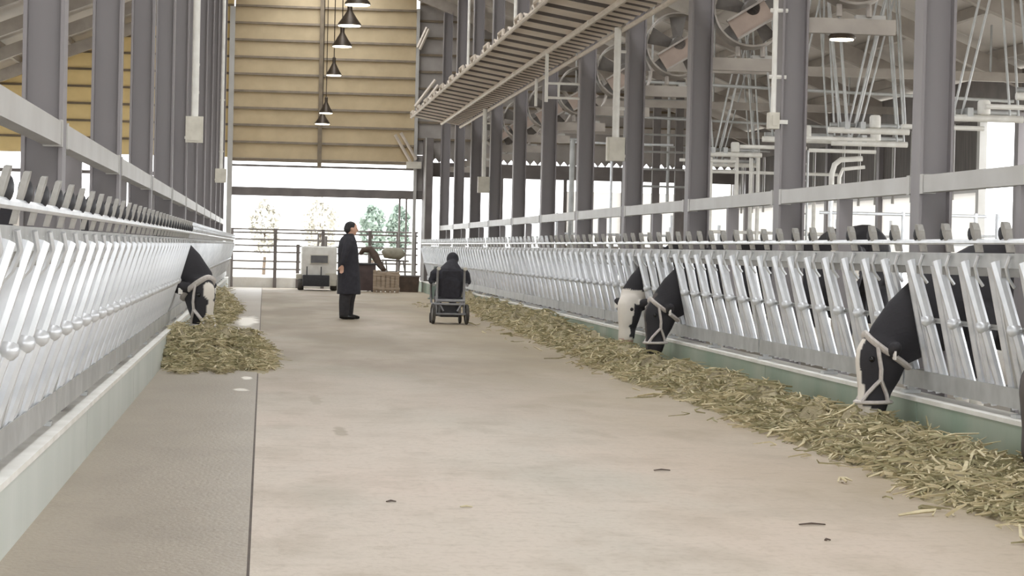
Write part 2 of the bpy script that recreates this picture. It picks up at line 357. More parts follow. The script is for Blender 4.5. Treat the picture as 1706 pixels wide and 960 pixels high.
rpart(MB().path([(14.0, Y0, 1.75), (14.0, 45.0, 1.75)], .03), 'side_rail', 'galv'); rpart(MB().path([(14.0, Y0, 1.35), (14.0, 45.0, 1.35)], .03), 'side_rail', 'galv')
wl = tag(empty('wall_left', (-11.9, 0, 0)), 'open left side of the barn with eave beam and posts', kind='structure')
def lpart(mb, name, m): o = mb.build(name, m, None, 0); o.parent = wl; o.matrix_parent_inverse = Matrix.Translation((11.9, 0, 0)); return o
lpart(MB().box(-12.0, -11.8, Y0, YE, 3.7, 4.33), 'eave_beam', 'beam')
for yy in [-16.95, -12.0, -7.05, -2.1, 2.85, 7.8]+FRAMES: lpart(MB().box(-12.0, -11.8, yy-.12, yy+.12, 0, 4.3), 'wall_post', 'column')

# ================================================================== COLUMNS AND RAILS
def hbeam(x0, depth, w, z0, z1, tf=.022, tw=.016):
    """H section, flanges parallel to the alley; x0 alley face at 0 going +x by depth"""
    d = 1 if depth > 0 else -1; a = abs(depth); m = MB()
    def bx(xa, xb, ya, yb): m.box(min(xa*d, xb*d)+x0, max(xa*d, xb*d)+x0, ya, yb, z0, z1)
    bx(0, tf, -w/2, w/2); bx(a-tf, a, -w/2, w/2); bx(tf, a-tf, -tw/2-.03, tw/2-.03)
    return m
def column(side, y, i, n):
    if side == 'right': X, d, z0 = 5.0, .26, 0.0
    else: X, d, z0 = -1.14, -.23, .315
    top = roofz(X+d/2)-.5
    lab = 'grey steel H column in the %s row, %s from the near end' % (side, ORD[i]) if i < n-1 else 'grey steel H column in the %s row, last at the far end wall' % side
    e = tag(empty('steel_column', (X, y, z0)), lab, 'column', 'columns along the %s side' % side)
    hbeam(0, d, .25, 0, top-z0).build('post', 'column', e, 0)
    MB().box(min(0, d)-.012, max(0, d)+.03, -.16, .16, 0, .02).build('base_plate', 'column', e, 0)
    if side == 'right':
        MB().box(.26, 1.15, -.05, .05, 3.48, 3.63).build('bracket_arm', 'purlin', e, 0)
        MB().box(.75, 1.05, -.04, .04, 3.63, 3.67).build('arm_plate', 'rail', e, 0)
    return e
RC = [17.7+4.95*i for i in range(11)]
LC = [13.5+5.22*i for i in range(11)]
for i, y in enumerate(RC): column('right', y, i, 11)
for i, y in enumerate(LC): column('left', y, i, 11)
for side, cs in (('right', [12.75]+RC), ('left', [8.28]+LC)):
    for i in range(len(cs)-1):
        a, b = cs[i]+.127, cs[i+1]-.127; x = 5.0 if side == 'right' else -1.14; d = 1 if side == 'right' else -1
        z = 1.855 if side == 'right' else 1.875
        e = tag(empty('neck_rail', (x, (a+b)/2, z)), 'light grey square rail on the %s side, %s bay from the near end' % (side, ORD[i]), 'rail', 'rails between the %s columns' % side)
        MB().box(min(0, .1*d), max(0, .1*d), -(b-a)/2, (b-a)/2, -.066, .066).build('beam', 'rail', e, 0)
        for s in (0,):
            yy = s*(b-a)/2.0 if s else 0.0
            (xa, xb, zt) = (.01, .13, -.067) if side == 'right' else (-.221, -.101, .06)
            MB().box(xa, xb, yy-.05, yy+.05, (.315 if side == 'left' else 0)-z, zt).build('stub_post', 'column', e, 0)
        for s in (-1, 1): MB().box(min(-.006*d, .1*d), max(-.006*d, .1*d), s*((b-a)/2-.06)-.04, s*((b-a)/2-.06)+.04, -.075, .075).build('end_plate', 'rail', e, 0)

# ================================================================== HEADLOCK BARRIERS
PITCH = 4.95/8
def shared(mb, name, m, smooth=40):
    me = mb.mesh(name); fixn(me); finish(me, m, smooth); return me
def barrier_meshes(side):
    d = -1 if side == 'right' else 1         # direction towards the alley
    lean = .21 if side == 'right' else .26
    X = lambda z: d*lean*(z-.40)             # local x, 0 at bottom rail
    L = {}
    L['fixed_bar'] = shared(MB().path([(X(.36), 0, .36), (X(1.30), 0, 1.30)], .034, 8), 'fixed_bar', 'galv')
    L['infill_bar'] = shared(MB().path([(X(.36)+d*.01, .0, .36), (X(.86)+d*.01, .015, .86), (X(1.28)+d*.01, .05, 1.28)], .031, 8), 'infill_bar', 'galv')
    sw = MB().path([(X(.44)+d*.015, -.05, .44), (X(.84)+d*.04, -.01, .84), (X(.88)+d*.045, .0, .88), (X(1.27)+d*.05, .12, 1.27)], [(.03, .03), (.035, .03), (.038, .034), (.04, .036)], 8)
    sw.ell((X(.86)+d*.05, 0, .86), .05, .05, .045, None, 10, 6)
    L['swing_bar'] = shared(sw, 'swing_bar', 'galv')
    pd = MB(); xb = X(1.36)
    prof = [(-.022, 1.33), (.022, 1.33), (.026, 1.41), (.044, 1.44), (.048, 1.49), (.025, 1.515), (-.02, 1.51), (-.036, 1.47), (-.026, 1.41)]
    A = [(X(z)+d*.01, y-.0, z) for y, z in prof]; B = [(X(z)+d*(.045 if d < 0 else .03), y+.02, z) for y, z in prof]; n = len(prof)
    pd.add(A+B, [tuple(range(n)), tuple(reversed(range(n, 2*n)))]+[(i, (i+1) % n, n+(i+1) % n, n+i) for i in range(n)])
    L['latch_paddle'] = shared(pd, 'latch_paddle', 'paddle', 25)
    L['latch_bracket'] = shared(MB().box(X(1.2)-.05, X(1.2)+.06, -.03, .03, 1.18, 1.235), 'latch_bracket', 'paddle', 0)
    L['hinge_bracket'] = shared(MB().box(X(.42)-.035, X(.42)+.045, -.045, .045, .42, .50), 'hinge_bracket', 'paddle', 0)
    L['stop_knob'] = shared(MB().ell((X(1.44)+d*.02, 0, 1.445), .028, .034, .05, None, 10, 7), 'stop_knob', 'black', 60)
    L['brace_bar'] = shared(MB().path([(X(.42)-d*.01, -.03, .42), (X(1.26)-d*.01, .05, 1.26)], .029, 8), 'brace_bar', 'galv')
    L['hook_rod'] = shared(MB().path([(X(1.30)+d*.045, -.03, 1.31), (X(1.24)+d*.07, .0, 1.24), (X(1.16)+d*.06, .03, 1.17), (X(1.1)+d*.03, .05, 1.12)], .012, 6), 'hook_rod', 'galv')
    return L, X, d
def barrier(side, idx, ystart, Ms, individual, cows):
    L, X, d = Ms; xb = 4.66 if side == 'right' else -1.125
    e = tag(empty('headlock_barrier', (xb, ystart, 0)), 'galvanised feed barrier panel on the %s, %s from the near end' % (side, ORD[idx]), 'feed barrier', 'feed barrier panels on the %s' % side)
    le = 4.95
    MB().path([(0, 0, .40), (0, le-.01, .40)], .032, 8).build('bottom_rail', 'galv', e, 40)
    MB().box(X(.44)-.004+d*.062, X(.44)+.004+d*.062, .02, le-.03, .375, .50).build('kick_plate', 'galvdull', e, 0)
    MB().box(X(1.28)-.035, X(1.28)+.035, 0, le-.01, 1.235, 1.325).build('top_channel', 'galvdull', e, 0)
    MB().path([(X(1.39)+d*.03, 0, 1.395), (X(1.39)+d*.03, le-.01, 1.395)], .019, 8).build('lock_tube', 'galv', e, 40)
    MB().path([(X(.86)-d*.02, 0, .86), (X(.86)-d*.02, le-.01, .86)], .018, 8).build('pivot_tube', 'galvdull', e, 40)
    for yy in (.03, 2.475):
        p = MB().path([(0, yy, .33), (X(1.25), yy, 1.25)], .034, 4); p.box(-.07, .05, yy-.05, yy+.05, .316, .34)
        p.build('panel_post', 'galvdull', e, 40)
    far = MB()
    for k in range(8):
        s = PITCH*(k+.5); cow = any(abs(ystart+s-c) < .2 for c in cows)
        items = [('fixed_bar', s-.15), ('brace_bar', s+.38-.45*(k == 7)*0), ('infill_bar', s+.25), ('swing_bar', s+(.18 if cow else .10)), ('latch_paddle', s-.04), ('stop_knob', s+.09), ('hinge_bracket', s+.12), ('latch_bracket', s+.18), ('hook_rod', s-.02)]
        if k == 7: items[1] = ('brace_bar', s+.25); items[2] = ('infill_bar', s+.19)
        for nm, yy in items:
            if individual and (idx < 3 or nm not in ('hook_rod', 'latch_bracket')): link(nm, L[nm], e, (0, yy, 0))
            else:
                me = L[nm]; far.add([(v.co.x, v.co.y+yy, v.co.z) for v in me.vertices], [tuple(p.vertices) for p in me.polygons])
    if far.v: far.build('bars', 'galv', e, 40)['kind'] = 'stuff'
    return e
COWS_R = [13.00, 16.10, 25.38, 27.86]; COWS_L = [26.8]
MR = barrier_meshes('right'); ML = barrier_meshes('left')
for j in range(11): barrier('right', j, 11.46+4.95*j, MR, j < 5, COWS_R)
for j in range(12): barrier('left', j, 7.31+4.95*j, ML, j < 4, COWS_L)

# ================================================================== OVERHEAD CATWALK
cw = tag(empty('catwalk', (4.2, 42, 4.4)), 'long slatted overhead catwalk hung along the right columns', 'catwalk')
def cpart(mb, name, m, smooth=0): o = mb.build(name, m, None, smooth); o.parent = cw; o.matrix_parent_inverse = Matrix.Translation((-4.2, -42, -4.4)); return o
CA, CB = 22.0, 60.0
def slat(x0, x1, ly, amp):
    q = lambda x: .17*(.75-x); n = 7; vs = []
    for k in range(n+1):
        z = -amp*math.sin(PI*k/n)**.8
        vs += [(x0, ly*k/n, q(x0)+z), (x1, ly*k/n, q(x1)+z)]
    m = len(vs); vs += [(a, b, c+.02) for a, b, c in vs]; fs = []
    for k in range(n):
        a = 2*k; fs += [(a, a+1, a+3, a+2), (m+a+2, m+a+3, m+a+1, m+a), (a, a+2, m+a+2, m+a), (a+1, m+a+1, m+a+3, a+3)]
    fs += [(0, m, m+1, 1), (m-2, m-1, 2*m-1, 2*m-2)]
    return shared(MB().add(vs, fs), 'deck_slat', 'deck', 40)
s1 = slat(-.50, .27, 1.09, .10); s2 = slat(.27, .74, .545, .065)
shade1 = shared(MB().add([(x, y, z+.17*(.75-x)) for x in (-.5, .27) for y in (-.025, .02) for z in (-.092, .0)], [(0, 1, 3, 2), (4, 6, 7, 5), (0, 4, 5, 1), (2, 3, 7, 6), (0, 2, 6, 4), (1, 5, 7, 3)]), 'slat_shade_bar', 'beam', 0)  # added dark bars stand in for the shadow lines between the slats
shade2 = shared(MB().add([(x, y, z+.17*(.75-x)) for x in (.27, .74) for y in (-.02, .015) for z in (-.06, .0)], [(0, 1, 3, 2), (4, 6, 7, 5), (0, 4, 5, 1), (2, 3, 7, 6), (0, 2, 6, 4), (1, 5, 7, 3)]), 'slat_shade_bar', 'beam', 0)  # same shade lines in dark colour for the narrower slats
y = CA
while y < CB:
    link('slat_shade_bar', shade1, cw, (0, y-42, .12)); link('slat_shade_bar', shade2, cw, (0, y-42, .12)); link('slat_shade_bar', shade2, cw, (0, y+.55-42, .12))
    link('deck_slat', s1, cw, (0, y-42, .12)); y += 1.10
y = CA
while y < CB:
    link('deck_slat', s2, cw, (0, y-42, .12)); y += .55
for x, r in ((3.68, .035), (4.47, .045), (4.95, .035)):
    zz = 4.40+.17*(4.95-x); cpart(MB().path([(x, CA, zz), (x, CB, zz)], r, 8), 'edge_tube' if r < .04 else 'centre_pipe', 'deckrail', 40)
y = CA+2
while y < CB:
    cpart(MB().path([(3.64, y, 4.62), (3.64, y, 4.70), (3.64, y+.7, 4.70), (3.64, y+.7, 4.62)], .03, 6), 'toe_hoop', 'deckrail', 40); y += 2.475
for y in (32.55, 42.45, 52.35):
    cpart(MB().path([(4.45, y-.1, 4.45), (4.45, y-.1, 8.2)], .03, 8), 'hanger_rod', 'white', 40)
    cpart(MB().path([(4.86, y-.1, 3.9), (4.86, y-.1, 4.4)], .028, 8), 'bracket_tube', 'white', 40)
# light tube on column by the catwalk with small frame
e = tag(empty('conduit_frame', (4.46, 37.42, 3.72)), 'white tube frame hanging under the catwalk beside the fifth right column', 'pipe frame')
m = MB(); m.path([(0, 0, -.05), (0, 0, .95)], .03, 8); m.build('drop_tube', 'white', e, 40)
MB().path([(0, 0, .25), (.545, 0, .25)], .022, 6).build('rung', 'white', e, 40); MB().path([(0, 0, .02), (.545, 0, .02)], .022, 6).build('rung', 'white', e, 40); MB().path([(.2, 0, .02), (.2, 0, .25)], .02, 6).build('spacer', 'white', e, 40)

# ================================================================== SWITCH BOXES WITH CONDUITS
def switch_box(x, y, z, bw, bh, pr, ztop, label, clips=(.4, 1.2)):
    d = -1 if x > 0 else 1
    e = tag(empty('switch_box', (x, y, z)), label, 'switch box', 'switch boxes on the columns')
    b = MB().box(-bw/2, bw/2, -.07, .07, -bh/2, bh/2).build('case', 'boxpaint', e, 0)
    MB().box(-bw/2+.03, bw/2-.03, -.082, -.07, -bh/2+.03, bh/2-.03).build('lid', 'boxpaint', b, 0)
    MB().path([(.0, 0, bh/2), (.0, 0, ztop-z)], pr, 10).build('conduit', 'white', e, 40)
    MB().box(min(0, -d*.14), max(0, -d*.14), -.03, .03, -bh/2+.05, -bh/2+.09).build('bracket', 'white', e, 0)
    for c in clips:
        MB().path([(-.05, 0, bh/2+c), (.12 if x > 0 else .06, 0, bh/2+c)], .022, 6).build('clip', 'white', e, 40)
    return e
switch_box(4.86, 32.46, 2.72, .25, .33, .05, 4.42, 'cream switch box with thick conduit on the fourth right column')
switch_box(4.86, 52.26, 2.72, .26, .36, .05, 4.42, 'small switch box with conduit on a far right column')
switch_box(4.93, 22.55, 2.60, .10, .16, .026, 6.0, 'small junction box with thin conduit on the second right column', (1.0, .35))
switch_box(-1.04, 34.3, 2.92, .25, .38, .055, 7.0, 'cream switch box with thick conduit on the left columns', (.35, .75))
switch_box(-1.04, 55.2, 2.86, .26, .33, .045, 7.0, 'small switch box with thin conduit at the far left columns', (.4, 1.6))

# ================================================================== FANS
def make_fan():
    e = empty('barn_fan')
    r = MB(); n = 36; rs = []
    for k in range(n):
        a = 2*PI*k/n; ca, sa = math.cos(a), math.sin(a)
        rs.append([(ca*.46, -.10, sa*.46), (ca*.44, -.11, sa*.44), (ca*.43, .12, sa*.43), (ca*.455, .12, sa*.455)])
    r.rings(rs+[rs[0]], caps=False).build('shroud', 'fan', e, 40)
    MB().lathe((0, 0, 0), [(.09, -.16), (.11, -.12), (.11, .02), (.06, .10)], 16, 'y').build('motor', 'fandark', e, 40)
    for k in range(5):
        a = 2*PI*k/5+.3; R = Matrix.Rotation(-a, 3, 'Y'); b = MB()
        vs = [R @ Vector(p) for p in ((.08, -.03, -.05), (.41, -.07, -.11), (.41, .03, .11), (.08, .03, .05))]
        vs += [v+Vector((0, .012, 0)) for v in vs]
        b.add(vs, [(0, 1, 2, 3), (7, 6, 5, 4), (0, 4, 5, 1), (1, 5, 6, 2), (2, 6, 7, 3), (3, 7, 4, 0)]).build('blade', 'fandark', e, 20)
    R = Matrix.Rotation(math.radians(-32), 3, 'Y')
    MB().obox((-.02, -.15, -.14), .52, .02, .24, R).build('motor_board', 'board', e, 0)
    for s in (-1, 1): MB().obox(Vector((-.02, -.165, -.14))+R @ Vector((0, 0, s*.125)), .54, .05, .025, R).build('board_edge', 'fan', e, 0)
    MB().path([(-.15, 0, -.44), (-.15, .0, -.56)], .03, 6).build('foot', 'fan', e, 40); MB().path([(.15, 0, -.44), (.15, 0, -.56)], .03, 6).build('foot', 'fan', e, 40)
    return e
proto = None
for i, y in enumerate(RC[1:9]):
    o = make_fan() if proto is None else copy_tree(proto); proto = proto or o
    o.location = (5.72, y, 4.20); o.rotation_euler = (math.radians(-8), 0, 0)
    tag(o, 'round barn fan on a right column bracket, %s fan from the near end' % ORD[i], 'fan', 'fans on the right columns')

# ================================================================== LAMPS
def lamp(x, y, z, r, top, label, glow=True):
    e = tag(empty('pendant_lamp', (x, y, z)), label, 'lamp', 'pendant lamps over the alley')
    MB().lathe((0, 0, 0), [(r, 0), (r*.97, .03), (r*.62, .13), (r*.3, .24), (r*.22, .27), (r*.22, .38), (r*.1, .40)], 24).build('shade', 'lampdome', e, 40)
    MB().lathe((0, 0, 0), [(r*.93, -.012), (r*.93, .006)], 24).build('lens', 'lampglow', e, 40)
    MB().path([(0, 0, .38), (0, 0, top-z)], .012, 6).build('cord', 'lampdome', e, 40)
for (y, z, r, lb) in ((38.7, 5.26, .215, 'round dark pendant lamp highest in the view, nearest of the alley row'), (42.4, 5.26, .215, 'bronze dome pendant lamp just below the highest one'),
                      (46.4, 5.22, .2, 'bronze dome pendant lamp third down the alley row'), (51.8, 5.04, .17, 'small round pendant lamp alone in the middle of the row'),
                      (58.0, 4.55, .17, 'dark pendant lamp upper of the close pair by the doorway wall'), (61.5, 4.46, .2, 'dark pendant lamp lowest of the row before the tan end wall')):
    lamp(1.45, y, z, r, 9.2, lb)
e = tag(empty('bracket_lamp', (5.62, 22.65, 3.43)), 'flat round lamp under the bracket arm of the second right column', 'lamp')
MB().lathe((0, 0, 0), [(.13, 0), (.14, .02), (.11, .05)], 20).build('housing', 'lampdome', e, 40); MB().lathe((0, 0, 0), [(.115, -.012), (.115, .0)], 20).build('lens', 'lampglow', e, 40)

# ================================================================== KNEE BRACES BY THE DOORWAY
def brace(p, q, off, label, end):
    p, q, off = Vector(p), Vector(q), Vector(off); c = (p+q)/2
    e = tag(empty('knee_brace', c), label, 'brace')
    for k in (0, 1): MB().path([p-c+off*k, q-c+off*k], .05, 6).build('tube', 'deckrail', e, 40)
    if end: MB().box(q.x-c.x-.12, q.x-c.x+.32, q.y-c.y-.06, q.y-c.y+.06, q.z-c.z-.2, q.z-c.z+.0).build('end_box', 'boxpaint', e, 0)
brace((3.75, 68.72, 4.58), (4.22, 68.72, 3.80), (.17, 0, .06), 'pair of pale tubes slanting down to a box beside the doorway', True)
brace((4.32, 68.72, 5.42), (4.90, 68.72, 6.22), (.09, 0, -.15), 'pair of pale tubes slanting up under the catwalk end', False)
brace((4.36, 68.72, 7.15), (4.62, 68.72, 7.75), (.06, 0, -.05), 'short pair of bright tubes high on the right door jamb', False)

# ================================================================== RIGHT PEN FITTINGS
def hung_frame(x, y, z, lab, ln=1.3):
    e = tag(empty('hung_frame', (x, y, z)), lab, 'pipe frame', 'pipe frames hung over the right pen')
    MB().path([(-ln/2, 0, 0), (ln/2, 0, 0)], .05, 10).build('main_tube', 'white', e, 40)
    MB().path([(-ln/2-.35, .15, -.13), (ln/2-.5, .15, -.13)], .035, 8).build('lower_tube', 'white', e, 40)
    MB().path([(-ln/2+.1, .3, .1), (ln/2, .3, .1)], .04, 8).build('rear_tube', 'galvdull', e, 40)
    MB().lathe((.1, 0, 0), [(.06, .04), (.09, .06), (.09, .22), (.07, .25)], 14).build('valve_cap', 'white', e, 40)
    for xx in (-.35, -.1): MB().box(xx-.04, xx+.04, -.05, .33, .02, .14).build('clamp', 'galvdull', e, 0)
    for xx, tx in ((-.45, -.85), (-.3, .35), (.5, .2)):
        for k in (0, .12):
            MB().path([(xx+k, .1, .05), (tx+k*1.4, .1, roofz(x+tx)-z-.2)], .018, 6).build('hanger_rod', 'galvdull', e, 40)
for i, (x, y, z) in enumerate(((10.0, 28.6, 3.35), (9.65, 31.2, 3.22), (9.4, 36.0, 3.27), (10.1, 38.6, 3.2), (9.0, 39.0, 3.25), (9.3, 46.5, 3.30), (10.4, 52.0, 3.3))):
    hung_frame(x, y, z, 'white pipe frame hung on slanted rods in the right pen, %s from the near side' % ORD[i])
def rail_set(x0, y, x1, zs, posts, lab, m='galv', r=.03):
    e = tag(empty('stall_rail', ((x0+x1)/2, y, 0)), lab, 'stall rail', 'stall rails in the right pen'); c = (x0+x1)/2
    for z in zs: MB().path([(x0-c, 0, z), (x1-c, 0, z)], r, 8).build('rail', m, e, 40)
    for p, h in posts: MB().path([(p-c, 0, 0), (p-c, 0, h)], r*1.15, 8).build('post', m, e, 40)
rail_set(9.2, 48.0, 11.9, (1.3, 1.75, 3.0), ((9.2, 3.3), (9.75, 3.3), (10.05, 3.3), (10.2, 3.35), (10.6, 3.0), (11.4, 2.6)), 'tall white pipe stall seen between the second and third right columns', 'white', .035)
rail_set(7.0, 56.0, 9.8, (1.2, 1.7, 3.9), ((7.0, 2.2), (8.3, 3.9), (9.8, 2.2)), 'galvanised stall rail near the end wall of the right pen')
rail_set(11.2, 50.0, 13.6, (1.2, 1.75), ((11.2, 2.1), (12.4, 2.1), (13.6, 2.1)), 'low galvanised stall rail beside the pale boards')
rail_set(9.6, 40.0, 12.6, (1.55, 2.05), ((9.8, 2.3), (11.1, 2.1), (12.4, 2.1)), 'galvanised stall rail in front of the dark curtain panels')
for i, yy in enumerate((30.0, 34.0, 38.0, 43.0, 49.0, 55.0, 61.0)):
    e = tag(empty('stall_divider', (8.6, yy, 0)), 'looped cubicle divider in the right pen, %s from the near side' % ORD[i], 'stall divider', 'cubicle dividers in the right pen')
    MB().path([(1.0, 0, 0), (1.0, 0, 1.9)], .035, 8).build('post', 'galv', e, 40)
    MB().path([(1.0, 0, 1.15), (-.2, 0, 1.15), (-.42, 0, 1.05), (-.5, 0, .85), (-.42, 0, .62), (-.2, 0, .5), (1.0, 0, .5)], .028, 8).build('loop', 'galv', e, 40)
e = tag(empty('curved_pipe', (10.05, 41.0, 0)), 'white pipe with a bent top standing before the dark curtain panels', 'pipe')
MB().path([(0, 0, 0), (0, 0, 2.75), (.05, 0, 2.93), (.16, 0, 3.02), (.55, 0, 3.05)], .05, 10).build('pipe', 'white', e, 40); MB().path([(.14, 0, 0), (.14, 0, 2.7), (.2, 0, 2.85), (.6, 0, 2.9)], .035, 8).build('pipe', 'white', e, 40)
e = tag(empty('ladder', (9.75, 41.5, 0)), 'narrow metal ladder left of the bent white pipe', 'ladder')
for s in (0, .28): MB().path([(s-.3, 0, 0), (s-.3, 0, 3.2)], .022, 6).build('stile', 'galvdull', e, 40)
for k in range(10): MB().path([(-.3, 0, .3*k+.25), (-.02, 0, .3*k+.25)], .016, 6).build('rung', 'galvdull', e, 40)
e = tag(empty('frame_tower', (9.75, 56.5, 0)), 'dark steel tower frame with cross bars seen left of the third right column', 'tower frame')
for s in (-.28, .28): MB().box(s-.09, s+.09, -.08, .08, 0, 5.5).build('leg', 'beam', e, 0)
for k in range(6): MB().path([(-.8, -.12, 2.9+.42*k), (.5, -.12, 2.9+.42*k)], .03, 6).build('cross_bar', 'galvdull', e, 40)
MB().path([(0, -.1, 2.4), (0, -.1, 5.2)], .04, 8).build('pipe', 'galvdull', e, 40)
e = tag(empty('hanging_pipe', (6.75, 51.5, 0)), 'slim standing pipe with a small T top seen left of the fifth right column', 'pipe')
MB().path([(0, 0, 0), (0, 0, 3.75)], .06, 10).build('pipe', 'galvdull', e, 40); MB().path([(-.2, 0, 3.75), (.3, 0, 3.75)], .04, 8).build('tee', 'galvdull', e, 40)
for i, (yy, z) in enumerate(((40.0, 4.5), (50.0, 4.5), (60.0, 4.4))):
    e = tag(empty('service_beam', (9.6, yy, z)), 'pale cross beam hung high over the right pen, %s from the near side' % ORD[i], 'beam', 'cross beams over the right pen')
    MB().box(-3.6, 4.2, -.06, .06, -.08, .08).build('beam', 'purlin', e, 0)
    for xx in (-3, 0, 3): MB().path([(xx, 0, .08), (xx, 0, roofz(9.6+xx)-z-.15)], .02, 6).build('hanger_rod', 'galvdull', e, 40)
    MB().path([(-3.2, .2, -.25), (3.5, .2, -.4)], .03, 8).build('pipe', 'galvdull', e, 40)

# ================================================================== END GATE AND YARD
g = tag(empty('yard_gate', (1.75, YE+.5, 0)), 'grey pipe gate fence closing the doorway', 'gate')
for z in (1.72, 1.62, 1.42, 1.24, 1.05, .78, .55): MB().path([(-2.75, 0, z), (2.8, 0, z)], .028, 8).build('pipe', 'fencegrey', g, 40)
for x, h in ((-2.7, 1.75), (-1.42, 1.75), (-.75, 1.3), (-.02, 1.75), (1.37, 1.75), (2.2, 1.7), (2.7, 1.75)): MB().box(x-.05, x+.05, -.05, .05, 0, h).build('post', 'beam', g, 0)
tag(MB().box(-1.0, 4.5, YE+.62, YE+.8, -.1, .30).build('yard_kerb', 'kerb_top', smooth=0), 'pale low kerb behind the yard gate', kind='structure')
def tree(x, y, h, rr, lm, lab):
    e = tag(empty('tree', (x, y, -.12)), lab, 'tree', 'trees beyond the yard')
    MB().path([(0, 0, 0), (.05, 0, h*.3), (0, .05, h*.7)], [.09, .07, .03], 8).build('trunk', 'bark', e, 40)
    m = MB(); rnd = random.Random(int(x*10))
    for k in range(900):
        a, b = rnd.uniform(0, 2*PI), rnd.uniform(-1, 1); q = rnd.uniform(.45, 1)**.6
        c = Vector((math.cos(a)*math.sqrt(1-b*b)*rr*q, math.sin(a)*math.sqrt(1-b*b)*rr*q, h*.62+b*h*.38*q))
        c += Vector((noise.noise(c*1.7), noise.noise(c*1.7+Vector((9, 0, 0))), 0))*.35
        R = Matrix.Rotation(rnd.uniform(0, 6), 3, 'Z') @ Matrix.Rotation(rnd.uniform(-1, 1), 3, 'X'); s = .11
        m.add([c+R @ Vector(p) for p in ((-s, 0, -s*.5), (s, 0, -s*.5), (0, .02, s*1.3))], [(0, 1, 2)])
    m.build('foliage', lm, e, 0)['kind'] = 'stuff'
for (x, y, h, rr, lm, lab) in ((4.85, 106, 3.35, .55, 'leaf', 'pale green tree seen above the gate, left of a green pair'), (6.25, 110, 3.4, .55, 'leaf', 'pale green tree seen above the gate, right of a green pair'),
                               (2.6, 110, 3.7, .8, 'leaf2', 'dry pale tree above the middle of the gate'), (.0, 108, 3.5, .7, 'leaf2', 'dry pale tree above the left end of the gate')): tree(x, y, h, rr, lm, lab)

# ---- white utility machine
e = tag(empty('utility_vehicle', (1.56, 67.0, 0)), 'white boxy utility vehicle with dark rear window by the gate', 'vehicle')
def rbox(x0, x1, y0, y1, z0, z1, name, m, parent, bev=.05):
    me = MB().box(x0, x1, y0, y1, z0, z1).mesh(name); fixn(me)
    bm = bmesh.new(); bm.from_mesh(me); bmesh.ops.bevel(bm, geom=bm.edges[:], offset=bev, segments=2, affect='EDGES', profile=.7); bm.to_mesh(me); bm.free()
    finish(me, m, 40); return link(name, me, parent)
rbox(-.50, .50, -.5, 1.0, .42, 1.25, 'cab', 'white', e, .07)
wdw = rbox(-.26, .27, -.55, -.49, .76, 1.02, 'window_frame', 'boxpaint', e, .015); MB().box(-.235, .245, -.56, -.55, .785, .995).build('pane', 'darkglass', wdw, 0)
rbox(-.46, .30, -.62, .9, .12, .44, 'engine_bay', 'black', e, .03); rbox(-.64, .62, -.2, .9, .3, .46, 'mudguard', 'boxpaint', e, .04)
rbox(.18, .5, -.55, -.3, .14, .5, 'rear_panel', 'boxpaint', e, .03)
for x in (-.52, .42):
    for y in (-.25, .75): MB().lathe((x, y, .16), [(.05, -.06), (.15, -.06), (.16, -.03), (.16, .07), (.15, .1), (.05, .1)], 18, 'x').build('wheel', 'tyre', e, 40)
for x in (-.34, .06): MB().path([(x, -.6, .4), (x, -.6, .68)], .018, 6).build('lever', 'black', e, 40)
MB().path([(.2, .2, 1.25), (.2, .2, 1.55)], .04, 8).build('exhaust', 'fencegrey', e, 40); MB().path([(-.02, .3, 1.25), (-.02, .3, 1.6)], .03, 8).build('mast', 'fencegrey', e, 40)

# ---- boxes and crates at the doorway
e = tag(empty('cabinet_box', (2.80, 66.6, 0)), 'dark brown box behind the standing man', 'box')
rbox(-.36, .36, -.3, .3, .03, .76, 'body', 'brown', e, .015); MB().box(-.4, .4, -.34, .34, .76, .80).build('lid', 'black', e, 0)
for x in (-.3, .3): MB().box(x-.04, x+.04, -.28, .28, 0, .03).build('runner', 'black', e, 0)
MB().lathe((-.22, -.34, .0), [(.04, 0), (.06, .05), (.05, .11), (.02, .13)], 10).build('foot_cap', 'white', e, 40)
e = tag(empty('wooden_crate', (3.43, 65.7, 0)), 'pale wooden crate with upright slats beside the dark brown box', 'crate')
MB().box(-.33, .33, -.28, .28, .05, .58).build('core', 'wood', e, 0)
for k, x in enumerate((-.34, -.23, -.1, .03, .16, .29)): MB().box(x-.045, x+.045, -.315, -.282, 0.0, .63 if k < 2 else .56).build('slat', 'wood', e, 0)
for z in (.12, .5): MB().box(-.37, .37, -.335, -.316, z-.03, z+.03).build('batten', 'wood', e, 0)
for s in (-1, 1): MB().box(s*.335-.015, s*.335+.015, -.28, .28, .02, .60).build('side_board', 'wood', e, 0)
e = tag(empty('low_box', (4.15, 67.2, 0)), 'low grey brown bin beside the right door jamb', 'bin')
rs = [[(sx*a, sy*.26, z) for sx, sy in ((-1, -1), (1, -1), (1, 1), (-1, 1))] for a, z in ((.26, 0), (.30, .44))]
MB().rings(rs).build('body', 'chute', e, 0); MB().box(-.33, .33, -.29, .29, .44, .48).build('rim', 'beam', e, 0)
e = tag(empty('bent_chute', (3.05, 66.9, 0)), 'brown bent chute leaning above the pale crate', 'chute')
MB().path([(-.32, .35, 1.05), (-.22, .35, 1.18), (-.02, .32, 1.20), (.1, .28, 1.05), (.22, .2, .82), (.36, .05, .62)], [(.05, .06), (.09, .1), (.11, .12), (.11, .13), (.1, .13), (.06, .12)], 10).build('chute', 'chute', e, 50)
MB().path([(-.05, .42, 0), (-.02, .36, 1.1)], .03, 8).build('stand', 'fencegrey', e, 40)
e = tag(empty('tarp_bundle', (3.72, 67.6, 0)), 'beige tarp covered bundle on a trestle before the gate', 'bundle')
